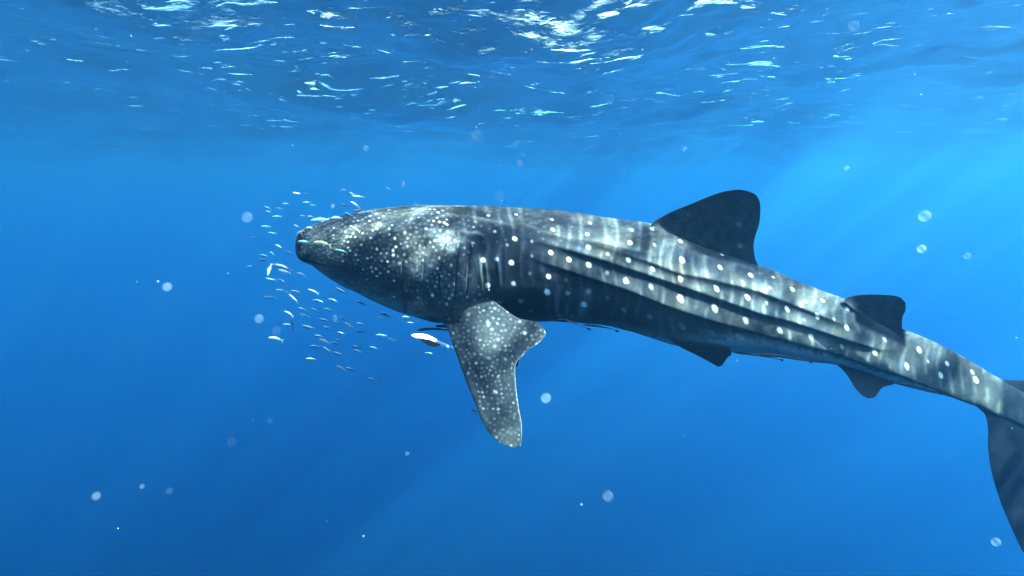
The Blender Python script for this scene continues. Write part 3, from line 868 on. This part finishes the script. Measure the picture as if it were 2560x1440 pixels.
# ------------------------------------------------------------------ drifting plankton
def speck_mat(alpha):
    m = bpy.data.materials.new('jelly_speck'); m.use_nodes = True
    nt = m.node_tree; nt.nodes.clear()
    out = nt.nodes.new('ShaderNodeOutputMaterial'); mix = nt.nodes.new('ShaderNodeMixShader'); mix.inputs[0].default_value = alpha
    tr = nt.nodes.new('ShaderNodeBsdfTransparent'); ad = nt.nodes.new('ShaderNodeMixShader'); ad.inputs[0].default_value = .5
    df = nt.nodes.new('ShaderNodeBsdfDiffuse'); df.inputs[0].default_value = (.42, .58, .66, 1)
    tl = nt.nodes.new('ShaderNodeBsdfTranslucent'); tl.inputs[0].default_value = (.42, .58, .66, 1)
    lw = nt.nodes.new('ShaderNodeLayerWeight'); lw.inputs['Blend'].default_value = .5
    mr = nt.nodes.new('ShaderNodeMapRange'); mr.inputs['From Min'].default_value = .25; mr.inputs['From Max'].default_value = 1; mr.inputs['To Min'].default_value = min(1, alpha * 1.5); mr.inputs['To Max'].default_value = 0
    nt.links.new(lw.outputs['Facing'], mr.inputs['Value']); nt.links.new(mr.outputs[0], mix.inputs[0])
    nt.links.new(df.outputs[0], ad.inputs[1]); nt.links.new(tl.outputs[0], ad.inputs[2])
    nt.links.new(tr.outputs[0], mix.inputs[1]); nt.links.new(ad.outputs[0], mix.inputs[2]); nt.links.new(mix.outputs[0], out.inputs[0])
    return m
SM = {a: speck_mat(a * .5) for a in (.05, .09, .16, .3)}
bm = bmesh.new(); bmesh.ops.create_icosphere(bm, subdivisions=3, radius=1)
base = bpy.data.meshes.new('speck'); bm.to_mesh(base); bm.free(); base.shade_smooth()
SPM = {}
for a, m in SM.items():
    me = base.copy(); me.materials.append(m); SPM[a] = me
SPECKS = [(648,797,12,.3,'brightest round white speck, drifting left of the school'),(1365,995,14,.16,'round pale speck right of the tip of the pectoral fin'),
 (1300,408,8,.16,'round speck above the shark back, left of centre, beneath the surface'),(1192,340,15,.05,'large faint round speck just below the surface ripples'),
 (1250,490,14,.05,'large faint round speck close above the shark back'),(2135,65,13,.09,'round speck in front of the surface ripples at the upper right'),
 (2312,540,15,.09,'larger of two round specks right of the first dorsal fin'),(2304,622,11,.16,'smaller brighter speck right of the first dorsal fin'),
 (418,717,12,.09,'round speck in empty blue water far left of the school'),(240,1240,12,.09,'round speck alone in the lower left water'),
 (692,827,13,.05,'faint round speck between the white disc and the lower school'),(838,794,8,.16,'bright speck amid the small fish under the throat'),
 (1040,516,10,.09,'round speck on the outline of the shark back behind the forehead'),(618,543,14,.05,'faint round speck left of the school above the snout'),
 (424,1228,10,.05,'faint speck right of the lone lower left one'),(355,1216,7,.05,'smallest faint speck in the lower left water'),
 (1018,1134,6,.09,'small speck below left of the pectoral fin tip'),(675,1052,8,.05,'faint speck far below the school'),
 (580,1105,13,.05,'large faint speck below left of the school'),(1520,1240,15,.05,'large faint speck in deep water under the belly'),
 (2490,1355,12,.09,'round speck beside the lower tail lobe'),(2418,640,9,.05,'faint speck near the right edge above the second dorsal fin'),
 (1308,386,6,.09,'tiny speck just above the round one over the back'),(1138,251,5,.16,'tiny bright speck in front of the central ripples'),
 (832,515,5,.16,'tiny bright ring-like speck above the forehead'),(915,370,7,.05,'faint speck high above the school'),
 (1712,372,6,.05,'faint small speck in the pale water above the first dorsal fin'),(2117,420,6,.09,'small speck in the pale water at the upper right'),(1447,37,12,.05,'faint speck against the topmost central glints')]
for (x, y, r, a, lab) in SPECKS:
    Y = 1.3
    o = link(bpy.data.objects.new('plankton_speck', SPM[a]))
    o.location = at(x, y, Y); s_ = r * Y / FPX; o.scale = (s_, s_, s_)
    tag(o, lab, 'plankton', 'round translucent plankton specks drifting near the camera')
# uncountable tiny particles, one object
rg = np.random.RandomState(12)
n = 5500
bm = bmesh.new(); bmesh.ops.create_icosphere(bm, subdivisions=1, radius=1)
bv = np.array([v.co[:] for v in bm.verts]); bf = np.array([[v.index for v in f.verts] for f in bm.faces]); bm.free()
ctr = np.stack([rg.uniform(-5, 5, n), rg.uniform(.6, 6, n), rg.uniform(-6, -.5, n)], -1)
rad = rg.uniform(.0008, .0022, n) * (.6 + .6 * rg.rand(n))
V = (bv[None] * rad[:, None, None] + ctr[:, None]).reshape(-1, 3)
Fc = (bf[None] + (np.arange(n) * len(bv))[:, None, None]).reshape(-1, 3)
me = mesh_np('plankton', V, Fc); me.materials.append(SM[.3])
tag(link(bpy.data.objects.new('plankton', me)), 'fine pale plankton dust suspended through the water', kind='stuff')
